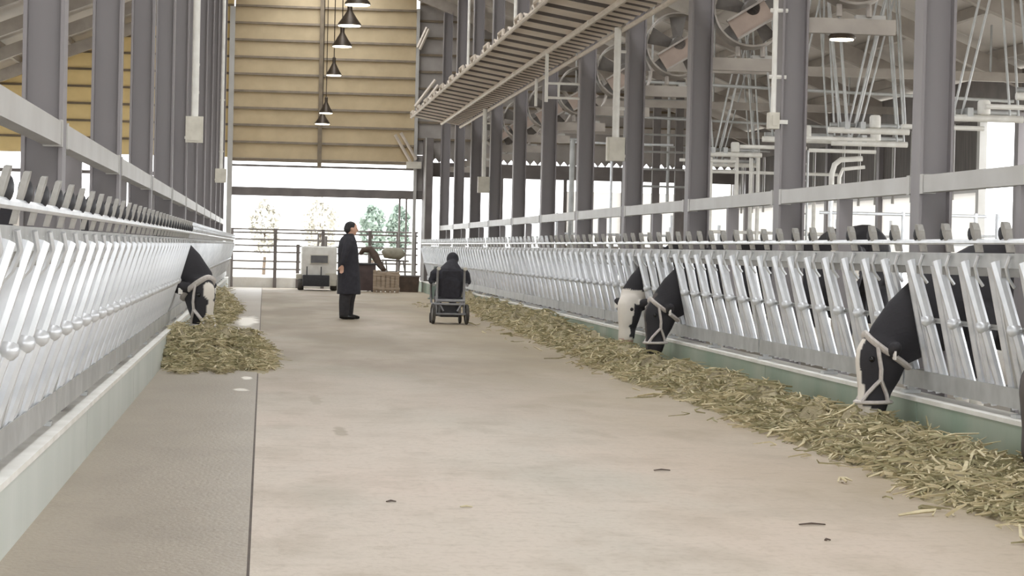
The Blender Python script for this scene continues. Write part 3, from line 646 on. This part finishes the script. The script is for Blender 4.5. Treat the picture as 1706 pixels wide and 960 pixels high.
m = MB(); m.path([(-.34, 0, 1.15), (-.25, 0, 1.12), (0, 0, 1.10), (.22, 0, 1.08), (.33, 0, 1.05)], [(.04, .08), (.16, .16), (.17, .18), (.15, .16), (.05, .07)], 14)
m.v = [tuple(Vector(p)+Vector((0, 0, .05*noise.noise(Vector(p)*7)))) for p in m.v]; m.build('tarp', 'tarp', e, 60)
MB().path([(-.35, 0, .9), (.45, 0, .88)], .03, 6).build('beam', 'fencegrey', e, 40)
for a, b in ((.2, .1), (.28, .45), (-.3, -.38), (-.22, -.1)): MB().path([(a, 0, .9), (b, 0, 0)], .025, 6).build('leg', 'fencegrey', e, 40)
e = tag(empty('marker_cone', (4.28, 58.5, 0)), 'grey green marker cone with two white bands at the foot of the right barrier', 'cone')
MB().box(-.17, .17, -.17, .17, 0, .03).build('base', 'cone', e, 0); MB().lathe((0, 0, 0), [(.14, .03), (.11, .3), (.08, .55), (.035, .82)], 18).build('body', 'cone', e, 40)
for z, r in ((.42, .108), (.66, .072)): MB().lathe((0, 0, 0), [(r+.006, z-.04), (r-.006, z+.04)], 18).build('band', 'white', e, 40)

# ================================================================== HAY
def hay_field(name, label, region, hfun, nx, ny, nstrand, seed):
    x0, x1, y0, y1 = region; rnd = random.Random(seed)
    e = tag(empty(name, ((x0+x1)/2, (y0+y1)/2, 0)), label, 'hay'); c = Vector(((x0+x1)/2, (y0+y1)/2, 0))
    vs = []; fs = []
    def H(x, y):
        h = hfun(x, y)
        if h <= 0: return -.03
        v = Vector((x*2.2, y*1.1, 0)); b = .75+.7*noise.noise(v)+.75*noise.noise(Vector((x*4.2, y*3.2, 4)))+.55*noise.noise(Vector((x*9, y*7, 9)))+.25*noise.noise(v*11)
        return max(-.03, h*b)
    for j in range(ny+1):
        for i in range(nx+1):
            x = x0+(x1-x0)*i/nx; y = y0+(y1-y0)*(j/ny)**1.35
            vs.append((x-c.x, y-c.y, H(x, y)))
    for j in range(ny):
        for i in range(nx):
            a = j*(nx+1)+i; fs.append((a, a+1, a+nx+2, a+nx+1))
    o = MB().add(vs, fs).build('mound', 'hay', e, 180); o['kind'] = 'stuff'
    for mi in ('straw1', 'straw2'):
        m = MB(); k = 0; tries = 0
        while k < nstrand//2 and tries < nstrand*6:
            tries += 1
            x = rnd.uniform(x0, x1); y = y0+(y1-y0)*rnd.random()**2.0
            h = H(x, y)
            if h < .012 and (rnd.random() > .012 or name == 'hay_pile'): continue
            h = max(h, 0.006)
            ln = rnd.uniform(.06, .22); a = rnd.uniform(0, 2*PI); el = rnd.gauss(0, .28)
            d = Vector((math.cos(a)*math.cos(el), math.sin(a)*math.cos(el), math.sin(el)))
            p = Vector((x-c.x, y-c.y, h+.008)); bend = Vector((rnd.gauss(0, .05), rnd.gauss(0, .05), rnd.uniform(-.04, .03)))
            wd = rnd.uniform(.003, .009) if rnd.random() < .75 else rnd.uniform(.008, .015)
            sd = Vector((-d.y, d.x, 0))*rnd.gauss(0, .3)*ln
            pts = [p-d*ln/2+bend, p-d*ln*.18+sd+Vector((0, 0, .014)), p+d*ln*.2+sd*.6+Vector((0, 0, .01)), p+d*ln/2+bend]
            for q in pts: q.z = max(q.z, .008)
            if (pts[0]-pts[1]).length < .01: continue
            m.path(pts, [wd*.6, wd, wd, wd*.5], 3); k += 1
        o = m.build('strands', mi, e, 0); o['kind'] = 'stuff'
def hr(x, y):
    edge = 3.62+.16*noise.noise(Vector((y*.45, 3, 0)))+.08*noise.noise(Vector((y*1.7, 8, 0)))+max(0, (y-24)/26)*.62
    t = (x-edge)/(XR-edge)
    if t <= 0: return 0
    top = .19+.06*noise.noise(Vector((y*.8, 1, 5)))
    if y > 30: top += .05*min(1, (y-30)/8)
    fall = max(0, t-.4)/.6; k = .8 if y < 26 else .8-.75*min(1, (y-26)/12)
    return top*min(1, t*2.4)**.8*(1-k*fall)
hay_field('hay_windrow', 'long windrow of dry hay along the right kerb', (3.3, XR-.005, 9.2, 55), hr, 56, 620, 15000, 3)
def hl(x, y):
    a = .30*math.exp(-((y-26.2)/2.6)**2)*(1 if x < -.12 else max(0, (.12-x)/.24)); t = min(1, max(0, (y-23.2-1.6*noise.noise(Vector((x*2.3, 0, 7)))-.7*noise.noise(Vector((x*6, 3, 0))))/1.2))
    return a*t*(1.1-.35*(x+1)) if a > .02 else 0
hay_field('hay_pile', 'low pile of greenish hay under the left cow', (XL+.005, .22, 22, 33), hl, 40, 120, 5000, 4)
def hl2(x, y):
    return max(0, .42*math.exp(-((y-43)/4.5)**2)*min(1, max(0, (-.42-x+.2*noise.noise(Vector((y*.5, 2, 0))))/.3))-.03)
hay_field('hay_pile', 'second hay pile farther along the left kerb', (XL+.005, -.05, 34, 54), hl2, 24, 90, 1500, 5)
for (x, y, l, a, mm, lab) in ((2.35, 13.55, .10, .2, 'chute', 'dark straw scrap on the floor, between the nearest cow and the seam'), (2.62, 10.9, .13, .1, 'chute', 'long dark straw scrap low on the floor near the right hay'),
                            (2.55, 10.3, .03, .5, 'chute', 'tiny dark crumb on the floor below the long straw scrap'), (.66, 11.7, .05, .2, 'chute', 'dark straw crumb on the floor right of the seam'),
                            (1.02, 11.5, .06, 0, 'straw1', 'pale straw scrap in the middle of the near floor')):
    e = tag(MB().path([(-l/2, 0, .006), (0, .008, .010), (l/2, 0, .006)], [(.003, .008), (.005, .012), (.003, .008)], 6).build('straw_scrap', mm, None, 40), lab, 'straw scrap', 'straw scraps on the floor')
    e.location = (x, y, .0); e.rotation_euler = (0, 0, a)

# ================================================================== COWS
BLK = lin('2a282c')[:3]; WHT = lin('ddd6cc')[:3]; PNK = lin('c9a79b')[:3]; GRY = lin('5b5552')[:3]
HEAD = [(0, .09, .08), (.07, .14, .115), (.2, .172, .125), (.34, .172, .118), (.5, .148, .1), (.66, .122, .09), (.82, .108, .095), (.93, .095, .09), (1.0, .06, .06)]
def cow(name, label, loc, rz, face, head_yaw=0.0, stand=False, scale=1.0, halter=True, body_white=.15, lift=0.0):
    e = tag(empty(name, loc, rz), label, 'cow', 'dairy cows'); e.scale = (scale,)*3
    m = MB(); n = 18
    tor = [(-2.08, 1.16, .10, .08), (-2.03, 1.10, .26, .20), (-1.85, 1.06, .34, .27), (-1.55, 1.0, .39, .31), (-1.2, .96, .42, .34), (-.9, .96, .41, .32), (-.65, .98, .385, .27), (-.45, .99, .35, .23), (-.25, .95, .28, .17)]
    m.rings([[(x, wy*math.cos(2*PI*k/n), z+hz*math.sin(2*PI*k/n)) for k in range(n)] for x, z, hz, wy in tor])
    if stand: P0, P1 = Vector((.42, 0, 1.52)), Vector((.86, 0, 1.18)); nk = [((-.45, 0, 1.05), (.34, .2)), ((-.15, 0, 1.2), (.26, .14)), ((.12, 0, 1.36), (.19, .11)), ((.4, 0, 1.45), (.13, .1))]
    else: P0, P1 = Vector((.17, 0, .69)), Vector((.25, 0, .09)); nk = [((-.45, 0, .98), (.35, .2)), ((-.2, 0, .86), (.30, .145)), ((0, 0, .735), (.235, .118)), ((.12, 0, .62), (.19, .108)), ((.2, 0, .53), (.14, .1))]
    hy = Matrix.Rotation(head_yaw, 3, 'Z'); piv = Vector((.05, 0, .6)); lf = Vector((0, 0, lift))
    T = lambda p: piv+hy @ (Vector(p)-piv)+lf
    pts = [Vector(p)+lf*(i/(len(nk)-1)) for i, (p, r) in enumerate(nk)]
    if head_yaw: pts = pts[:-1]+[T(nk[-1][0])]
    m.path(pts, [r for p, r in nk], n, ref=(0, 0, 1))
    ax = (P1-P0).normalized(); fr = Vector((0, 1, 0)).cross(ax).normalized()   # forward (forehead) direction
    if fr.x < 0: fr = -fr
    def hp(t, ang, k=1.0):           # point on the head surface; ang 0 = forehead, 90 = +y side
        for a, b in zip(HEAD, HEAD[1:]):
            if a[0] <= t <= b[0]:
                q = (t-a[0])/(b[0]-a[0]); d = a[1]+(b[1]-a[1])*q; wd = a[2]+(b[2]-a[2])*q; break
        c = P0+(P1-P0)*t
        if .1 < t < .6 and math.cos(ang) < 0: d *= 1.12
        return T(c+fr*d*math.cos(ang)*k+Vector((0, 1, 0))*wd*math.sin(ang)*k)
    m.rings([[hp(t, 2*PI*k/n) for k in range(n)] for t, _, _ in HEAD])
    for s in (-1, 1):
        c = T(P0+ax*.09-fr*.05+Vector((0, s*.17, 0))); m.ell(c, .045, .12, .055, hy @ Matrix.Rotation(s*.25, 3, 'X'))
        # legs
        m.path([(-.5, s*.15, .9), (-.48, s*.17, .62), (-.46, s*.17, .40), (-.47, s*.17, .13), (-.44, s*.17, .05), (-.42, s*.17, 0)], [.13, .09, .062, .045, .055, .062], 10)
        m.path([(-1.78, s*.14, 1.0), (-1.68, s*.19, .75), (-1.9, s*.18, .48), (-1.86, s*.18, .14), (-1.82, s*.18, .05), (-1.8, s*.18, 0)], [.22, .15, .065, .048, .056, .062], 10)
    m.ell((-1.55, 0, .60), .2, .17, .14)
    m.path([(-2.05, 0, 1.30), (-2.13, 0, 1.2), (-2.14, 0, .9), (-2.12, 0, .6), (-2.12, 0, .42)], [.045, .03, .022, .03, .04], 8)
    me = fuse(m, 'body', .017, 3); finish(me, 'cow', 180)
    ca = me.color_attributes.new('coat', 'FLOAT_COLOR', 'POINT')
    hyi = hy.transposed(); seed = Vector((loc[1], loc[0], 0))
    for i, v in enumerate(me.vertices):
        p = v.co; col = BLK
        q = piv+hyi @ (p-lf-piv); t = (q-P0).dot(ax)/(P1-P0).length; f = (q-(P0+(P1-P0)*t)).dot(fr); y = q.y
        ishead = q.x > .02 and -.1 < t < 1.15 and abs(f) < .2 and (not stand or q.x > .38)
        nn = noise.noise(p*1.6+seed)
        if ishead:
            wob = .02*noise.noise(q*14)
            if face == 'blaze':
                if f > .0 and abs(y) < .052+wob and t > .08: col = WHT
                if t > .86 and f > -.02+wob: col = WHT
            elif face == 'white':
                col = WHT
                if t > .9: col = PNK
                if f < .05+wob*2 and t > .18 and t < .85: col = BLK
                if abs(y) > .14 and t < .25: col = BLK
            elif face == 'star':
                if f > .02 and ((y+.02)/.06)**2+((t-.26)/.16)**2 < 1+wob*10: col = WHT
                if t > .42 and f > .03 and abs(y) < .05+wob: col = WHT
            elif face == 'side':
                if f > .06 and abs(y) < .03: col = GRY
        else:
            if p.z < .32 or (p.x < -.6 and nn > .5-body_white): col = WHT
        ca.data[i].color = (*col, 1)
    b = link('body', me, e)
    for s in (-1, 1):
        c = hp(.30, s*math.radians(62), .98); m2 = MB(); m2.ell(c, .022, .022, .022, None, 10, 6); m2.build('eye', 'eye', e, 180)
        c = hp(.98, s*math.radians(35), .95); m2 = MB(); m2.ell(c, .014, .012, .012, None, 8, 5); m2.build('nostril', 'eye', e, 180)
        c = T(P0+ax*.13-fr*.04+Vector((0, s*.235, 0))); m2 = MB(); m2.obox(c, .012, .05, .06, hy); m2.build('ear_tag', 'tag', e, 0)
    if halter:
        h = tag(empty('halter'), 'grey webbing halter'); h.parent = e
        def strap(ps, r=.019): MB().path(ps, [(r*.8, r*1.35)]*len(ps), 8).build('strap', 'halter', h, 50)
        strap([hp(.79+.03*math.cos(a), a, 1.06) for a in [2*PI*k/24 for k in range(25)]])
        strap([hp(.03+.30*(1-math.cos(a))/2, a, 1.07) for a in [math.radians(x) for x in range(-180, 181, 12)]], .026)
        for s in (-1, 1):
            strap([hp(t, s*math.radians(a), 1.06) for t, a in ((.13, 70), (.25, 78), (.4, 88), (.52, 92))])
            strap([hp(t, s*math.radians(a), 1.06) for t, a in ((.52, 92), (.6, 78), (.7, 58), (.80, 38))])
            strap([hp(t, s*math.radians(a), 1.06) for t, a in ((.52, 92), (.60, 105), (.68, 122), (.77, 140))])
    return e
cow('cow', 'black cow with white blaze and grey halter eating hay at the nearest right opening', (4.52, 16.12, .05), PI, 'blaze')
cow('cow', 'black cow with grey halter beside a white faced cow at the right barrier', (4.52, 25.40, .08), PI, 'side', head_yaw=.15)
cow('cow', 'white faced cow with pink muzzle behind a haltered black cow on the right', (4.52, 27.86, .08), PI+.38, 'white', head_yaw=.35, halter=False)
cow('cow', 'black cow with white face star and grey halter at the left barrier', (-.88, 26.80, .10), 0, 'star', head_yaw=-.75, scale=1.14)
cow('cow', 'dark cow barely showing at the right edge of the picture', (4.64, 13.0, .03), PI+.3, 'side', halter=False)
cow('cow', 'black cow whose back shows above the right barrier, standing in the pen', (7.12, 29.5, .0), PI/2, 'side', scale=1.2, halter=False, body_white=.0)

# ================================================================== PEOPLE
def hand(m, w, d, side, palm=(0, 0, -1)):
    """relaxed hand hanging from wrist w, fingers along d"""
    w = Vector(w); d = Vector(d).normalized(); u = Vector(side).normalized(); v = d.cross(u).normalized()
    m.path([w, w+d*.04, w+d*.085], [(.022, .016), (.036, .016), (.036, .014)], 10, ref=u)
    for k, (o, l) in enumerate(((-.028, .062), (-.010, .075), (.009, .070), (.027, .055))):
        b = w+d*.08+u*o; m.path([b, b+d*l*.5+v*.006, b+d*l*.9+v*.025], [.0095, .009, .007], 8)
    b = w+d*.03-u*.03; m.path([b, b+d*.03-u*.025+v*.008, b+d*.06-u*.025+v*.02], [.012, .011, .008], 8)
def head_mesh(m, c, f, up=(0, 0, 1)):
    c = Vector(c); f = Vector(f).normalized(); z = Vector(up).normalized(); s = z.cross(f).normalized()
    R = Matrix((f, s, z)).transposed()
    m.ell(c+z*.02, .095, .076, .105, R, 18, 12); m.ell(c+f*.02-z*.045, .07, .058, .075, R, 16, 10)
    m.path([c+f*.088+z*.015, c+f*.108-z*.02, c+f*.09-z*.03], [.008, .016, .012], 8)
    for k in (-1, 1): m.ell(c+s*.077*k-f*.005-z*.005, .022, .012, .034, R, 10, 6)
    return R, s, z, f
# standing man: faces +X
p = tag(empty('person', (1.47, 41.0, 0)), 'standing person in a long dark coat and dark trousers facing right', 'person')
m = MB(); head_mesh(m, (.05, 0, 1.585), (1, 0, -.05)); m.path([(.0, 0, 1.40), (.02, 0, 1.46), (.035, 0, 1.53)], [.07, .06, .058], 12)
hand(m, (-.115, -.235, .945), (-.05, .02, -1), (1, 0, 0)); hand(m, (.10, .235, .945), (.15, -.02, -1), (1, 0, 0))
me = fuse(m, 'body', .007, 2); finish(me, 'skin', 180); link('body', me, p)
m = MB(); n = 20
rs = []
for (cx, z, rx, ry) in ((.01, 1.50, .062, .066), (.0, 1.455, .085, .10), (-.01, 1.42, .105, .17), (-.015, 1.36, .125, .205), (-.01, 1.22, .148, .215), (.0, 1.05, .150, .20), (.005, .9, .155, .205), (.015, .7, .162, .215), (.02, .55, .168, .22), (.02, .44, .17, .225)):
    rx *= 1.22
    rs.append([(cx+rx*math.copysign(abs(math.cos(2*PI*k/n))**.8, math.cos(2*PI*k/n)), ry*math.copysign(abs(math.sin(2*PI*k/n))**.8, math.sin(2*PI*k/n)), z) for k in range(n)])
m.rings(rs)
m.path([(-.01, -.17, 1.38), (-.03, -.225, 1.28), (-.08, -.245, 1.12), (-.11, -.238, .955)], [.075, .072, .06, .048], 12)
m.path([(-.01, .17, 1.38), (.02, .225, 1.28), (.05, .245, 1.12), (.09, .238, .955)], [.075, .072, .06, .048], 12)
me = fuse(m, 'coat', .011, 2); finish(me, 'coatcloth', 180); link('coat', me, p)
m = MB()
for s, dx in ((-1, -.05), (1, .03)):
    m.path([(dx+.01, s*.085, .80), (dx+.02, s*.09, .5), (dx-.005, s*.095, .3), (dx-.01, s*.1, .06)], [(.125, .105), (.115, .095), (.1, .088), (.085, .08)], 14, ref=(1, 0, 0))
me = fuse(m, 'trousers', .011, 2); finish(me, 'trouser', 180); link('trousers', me, p)
for s, dx in ((-1, -.05), (1, .03)):
    m = MB(); m.path([(dx-.09, s*.1, .05), (dx-.03, s*.1, .055), (dx+.07, s*.105, .045), (dx+.15, s*.11, .035), (dx+.19, s*.11, .03)], [(.03, .032), (.052, .045), (.042, .045), (.032, .045), (.02, .025)], 12, ref=(0, 0, 1))
    m.v = [(a, b, max(c, .002)) for a, b, c in m.v]; m.build('shoe', 'shoe', p, 60)
m = MB(); m.ell((.025, 0, 1.625), .108, .088, .092); m.ell((-.02, 0, 1.585), .075, .084, .09); m.v = [(min(a, .115), b, c) for a, b, c in m.v]
me = fuse(m, 'hair', .009, 2); finish(me, 'hair', 180); link('hair', me, p)
for s in (-1, 1): m = MB(); m.ell((.128, s*.032, 1.592), .009, .012, .007, None, 8, 5); m.build('eye', 'eye', p, 180)
m = MB(); m.path([(.118, -.022, 1.525), (.124, 0, 1.524), (.118, .022, 1.525)], [.004, .007, .004], 6); m.build('mouth', 'lip', p, 60)

# power wheelchair, seen from behind, facing +Y
wc = tag(empty('wheelchair', (3.13, 39.5, 0), .05), 'silver framed power wheelchair with its rider beside the right hay', 'wheelchair')
for s in (-1, 1):
    wh = MB(); rs = []
    for k in range(28):
        a = 2*PI*k/28; rs.append([(s*.285+.028*math.cos(b), -.16+(.145+.028*math.sin(b))*math.cos(a), .173+(.145+.028*math.sin(b))*math.sin(a)) for b in [2*PI*j/8 for j in range(8)]])
    wp = wh.rings(rs+[rs[0]], caps=False).build('wheel', 'tyre', wc, 60)
    MB().lathe((s*.285, -.16, .173), [(.02, -.02), (.12, -.012), (.12, .012), (.02, .02)], 18, 'x').build('hub', 'chairmetal', wp, 40)
    cs = MB().lathe((s*.25, .42, .09), [(.03, -.02), (.085, -.02), (.09, 0), (.085, .02), (.03, .02)], 16, 'x').build('caster', 'tyre', wc, 40)
    MB().path([(s*.25, .42, .09), (s*.25, .40, .22), (s*.24, .36, .34)], .018, 6).build('fork', 'chairmetal', cs, 40)
    MB().path([(s*.24, -.16, .17), (s*.23, -.17, .45), (s*.225, -.21, .88), (s*.225, -.24, .93), (s*.225, -.33, .94)], .022, 8).build('back_tube', 'chairmetal', wc, 40)
    MB().path([(s*.225, -.25, .935), (s*.225, -.36, .94)], .03, 8).build('push_grip', 'boxpaint', wc, 40)
    MB().path([(s*.24, -.16, .3), (s*.24, .38, .34)], .022, 8).build('side_tube', 'chairmetal', wc, 40)
    MB().path([(s*.285, -.2, .66), (s*.285, -.1, .68), (s*.285, .2, .68), (s*.285, .25, .6), (s*.27, .25, .35)], .022, 8).build('arm_tube', 'chairmetal', wc, 40)
    rbox(s*.285-.035, s*.285+.035, -.1, .2, .69, .73, 'armrest', 'black', wc, .012)
    MB().path([(s*.2, .36, .34), (s*.19, .5, .15)], .018, 6).build('footrest_tube', 'chairmetal', wc, 40); rbox(s*.14-.08, s*.14+.08, .45, .62, .12, .14, 'footplate', 'black', wc, .006)
    MB().path([(s*.23, -.18, .42), (s*.12, -.2, .22)], .02, 6).build('brace', 'chairmetal', wc, 40)
MB().path([(-.285, -.16, .173), (.285, -.16, .173)], .02, 8).build('axle', 'chairmetal', wc, 40)
MB().path([(-.24, -.19, .40), (.24, -.19, .40)], .028, 8).build('cross_tube', 'chairmetal', wc, 40); MB().path([(-.24, -.2, .34), (.24, -.2, .34)], .02, 8).build('cross_tube', 'chairmetal', wc, 40)
rbox(-.16, .16, -.13, .25, .12, .32, 'battery_box', 'black', wc, .02); rbox(-.23, .23, -.16, .32, .40, .46, 'seat', 'black', wc, .02)
MB().path([(0, -.17, .46), (0, -.2, .68), (0, -.235, .9)], [(.215, .015)]*3, 4, ref=(1, 0, 0)).build('backrest', 'coatcloth', wc, 20)
MB().lathe((.33, .22, .73), [(.02, 0), (.02, .05), (.03, .08), (.01, .1)], 10).build('joystick', 'black', wc, 40)
p = tag(empty('person', (3.13, 39.5, 0), .05), 'person in a dark hooded coat seated in the wheelchair, seen from behind', 'person')
m = MB(); head_mesh(m, (.07, .17, 1.085), (.1, 1, -.25), (0.05, .2, 1)); m.path([(.03, .06, .93), (.05, .1, .99), (.06, .13, 1.04)], [.07, .06, .058], 12)
hand(m, (.285, .14, .755), (0, 1, -.1), (1, 0, 0)); hand(m, (-.285, .14, .755), (0, 1, -.1), (-1, 0, 0))
me = fuse(m, 'body', .008, 2); finish(me, 'skin', 180); link('body', me, p)
m = MB(); m.path([(0, -.02, .47), (0, -.07, .58), (.0, -.11, .74), (.02, -.07, .88), (.035, .0, .97), (.05, .07, 1.03)], [(.21, .15), (.225, .14), (.245, .14), (.23, .13), (.15, .10), (.09, .09)], 18, ref=(1, 0, 0))
for s in (-1, 1): m.path([(s*.19+.02, -.03, .92), (s*.275, -.05, .84), (s*.305, -.05, .72), (s*.295, .14, .755)], [.075, .07, .062, .045], 12)
me = fuse(m, 'coat', .011, 2); finish(me, 'coatcloth', 180); link('coat', me, p)
m = MB(); m.ell((.066, .14, 1.10), .105, .115, .118, None, 16, 10); m.ell((.05, .05, 1.02), .10, .08, .08, None, 16, 10)
me = fuse(m, 'hood', .011, 2); finish(me, 'coatcloth', 180)
link('hood', me, p)
m = MB()
for s in (-1, 1): m.path([(s*.09, -.02, .52), (s*.11, .2, .54), (s*.12, .42, .54), (s*.125, .48, .42), (s*.13, .50, .2)], [.1, .09, .075, .068, .055], 12)
me = fuse(m, 'trousers', .012, 2); finish(me, 'trouser', 180); link('trousers', me, p)
for s in (-1, 1):
    m = MB(); m.path([(s*.13, .44, .19), (s*.13, .5, .195), (s*.13, .6, .18), (s*.13, .70, .165)], [(.04, .035), (.05, .045), (.04, .045), (.02, .025)], 12, ref=(0, 0, 1)); m.v = [(a, b, max(c, .142)) for a, b, c in m.v]; m.build('shoe', 'shoe', p, 60)
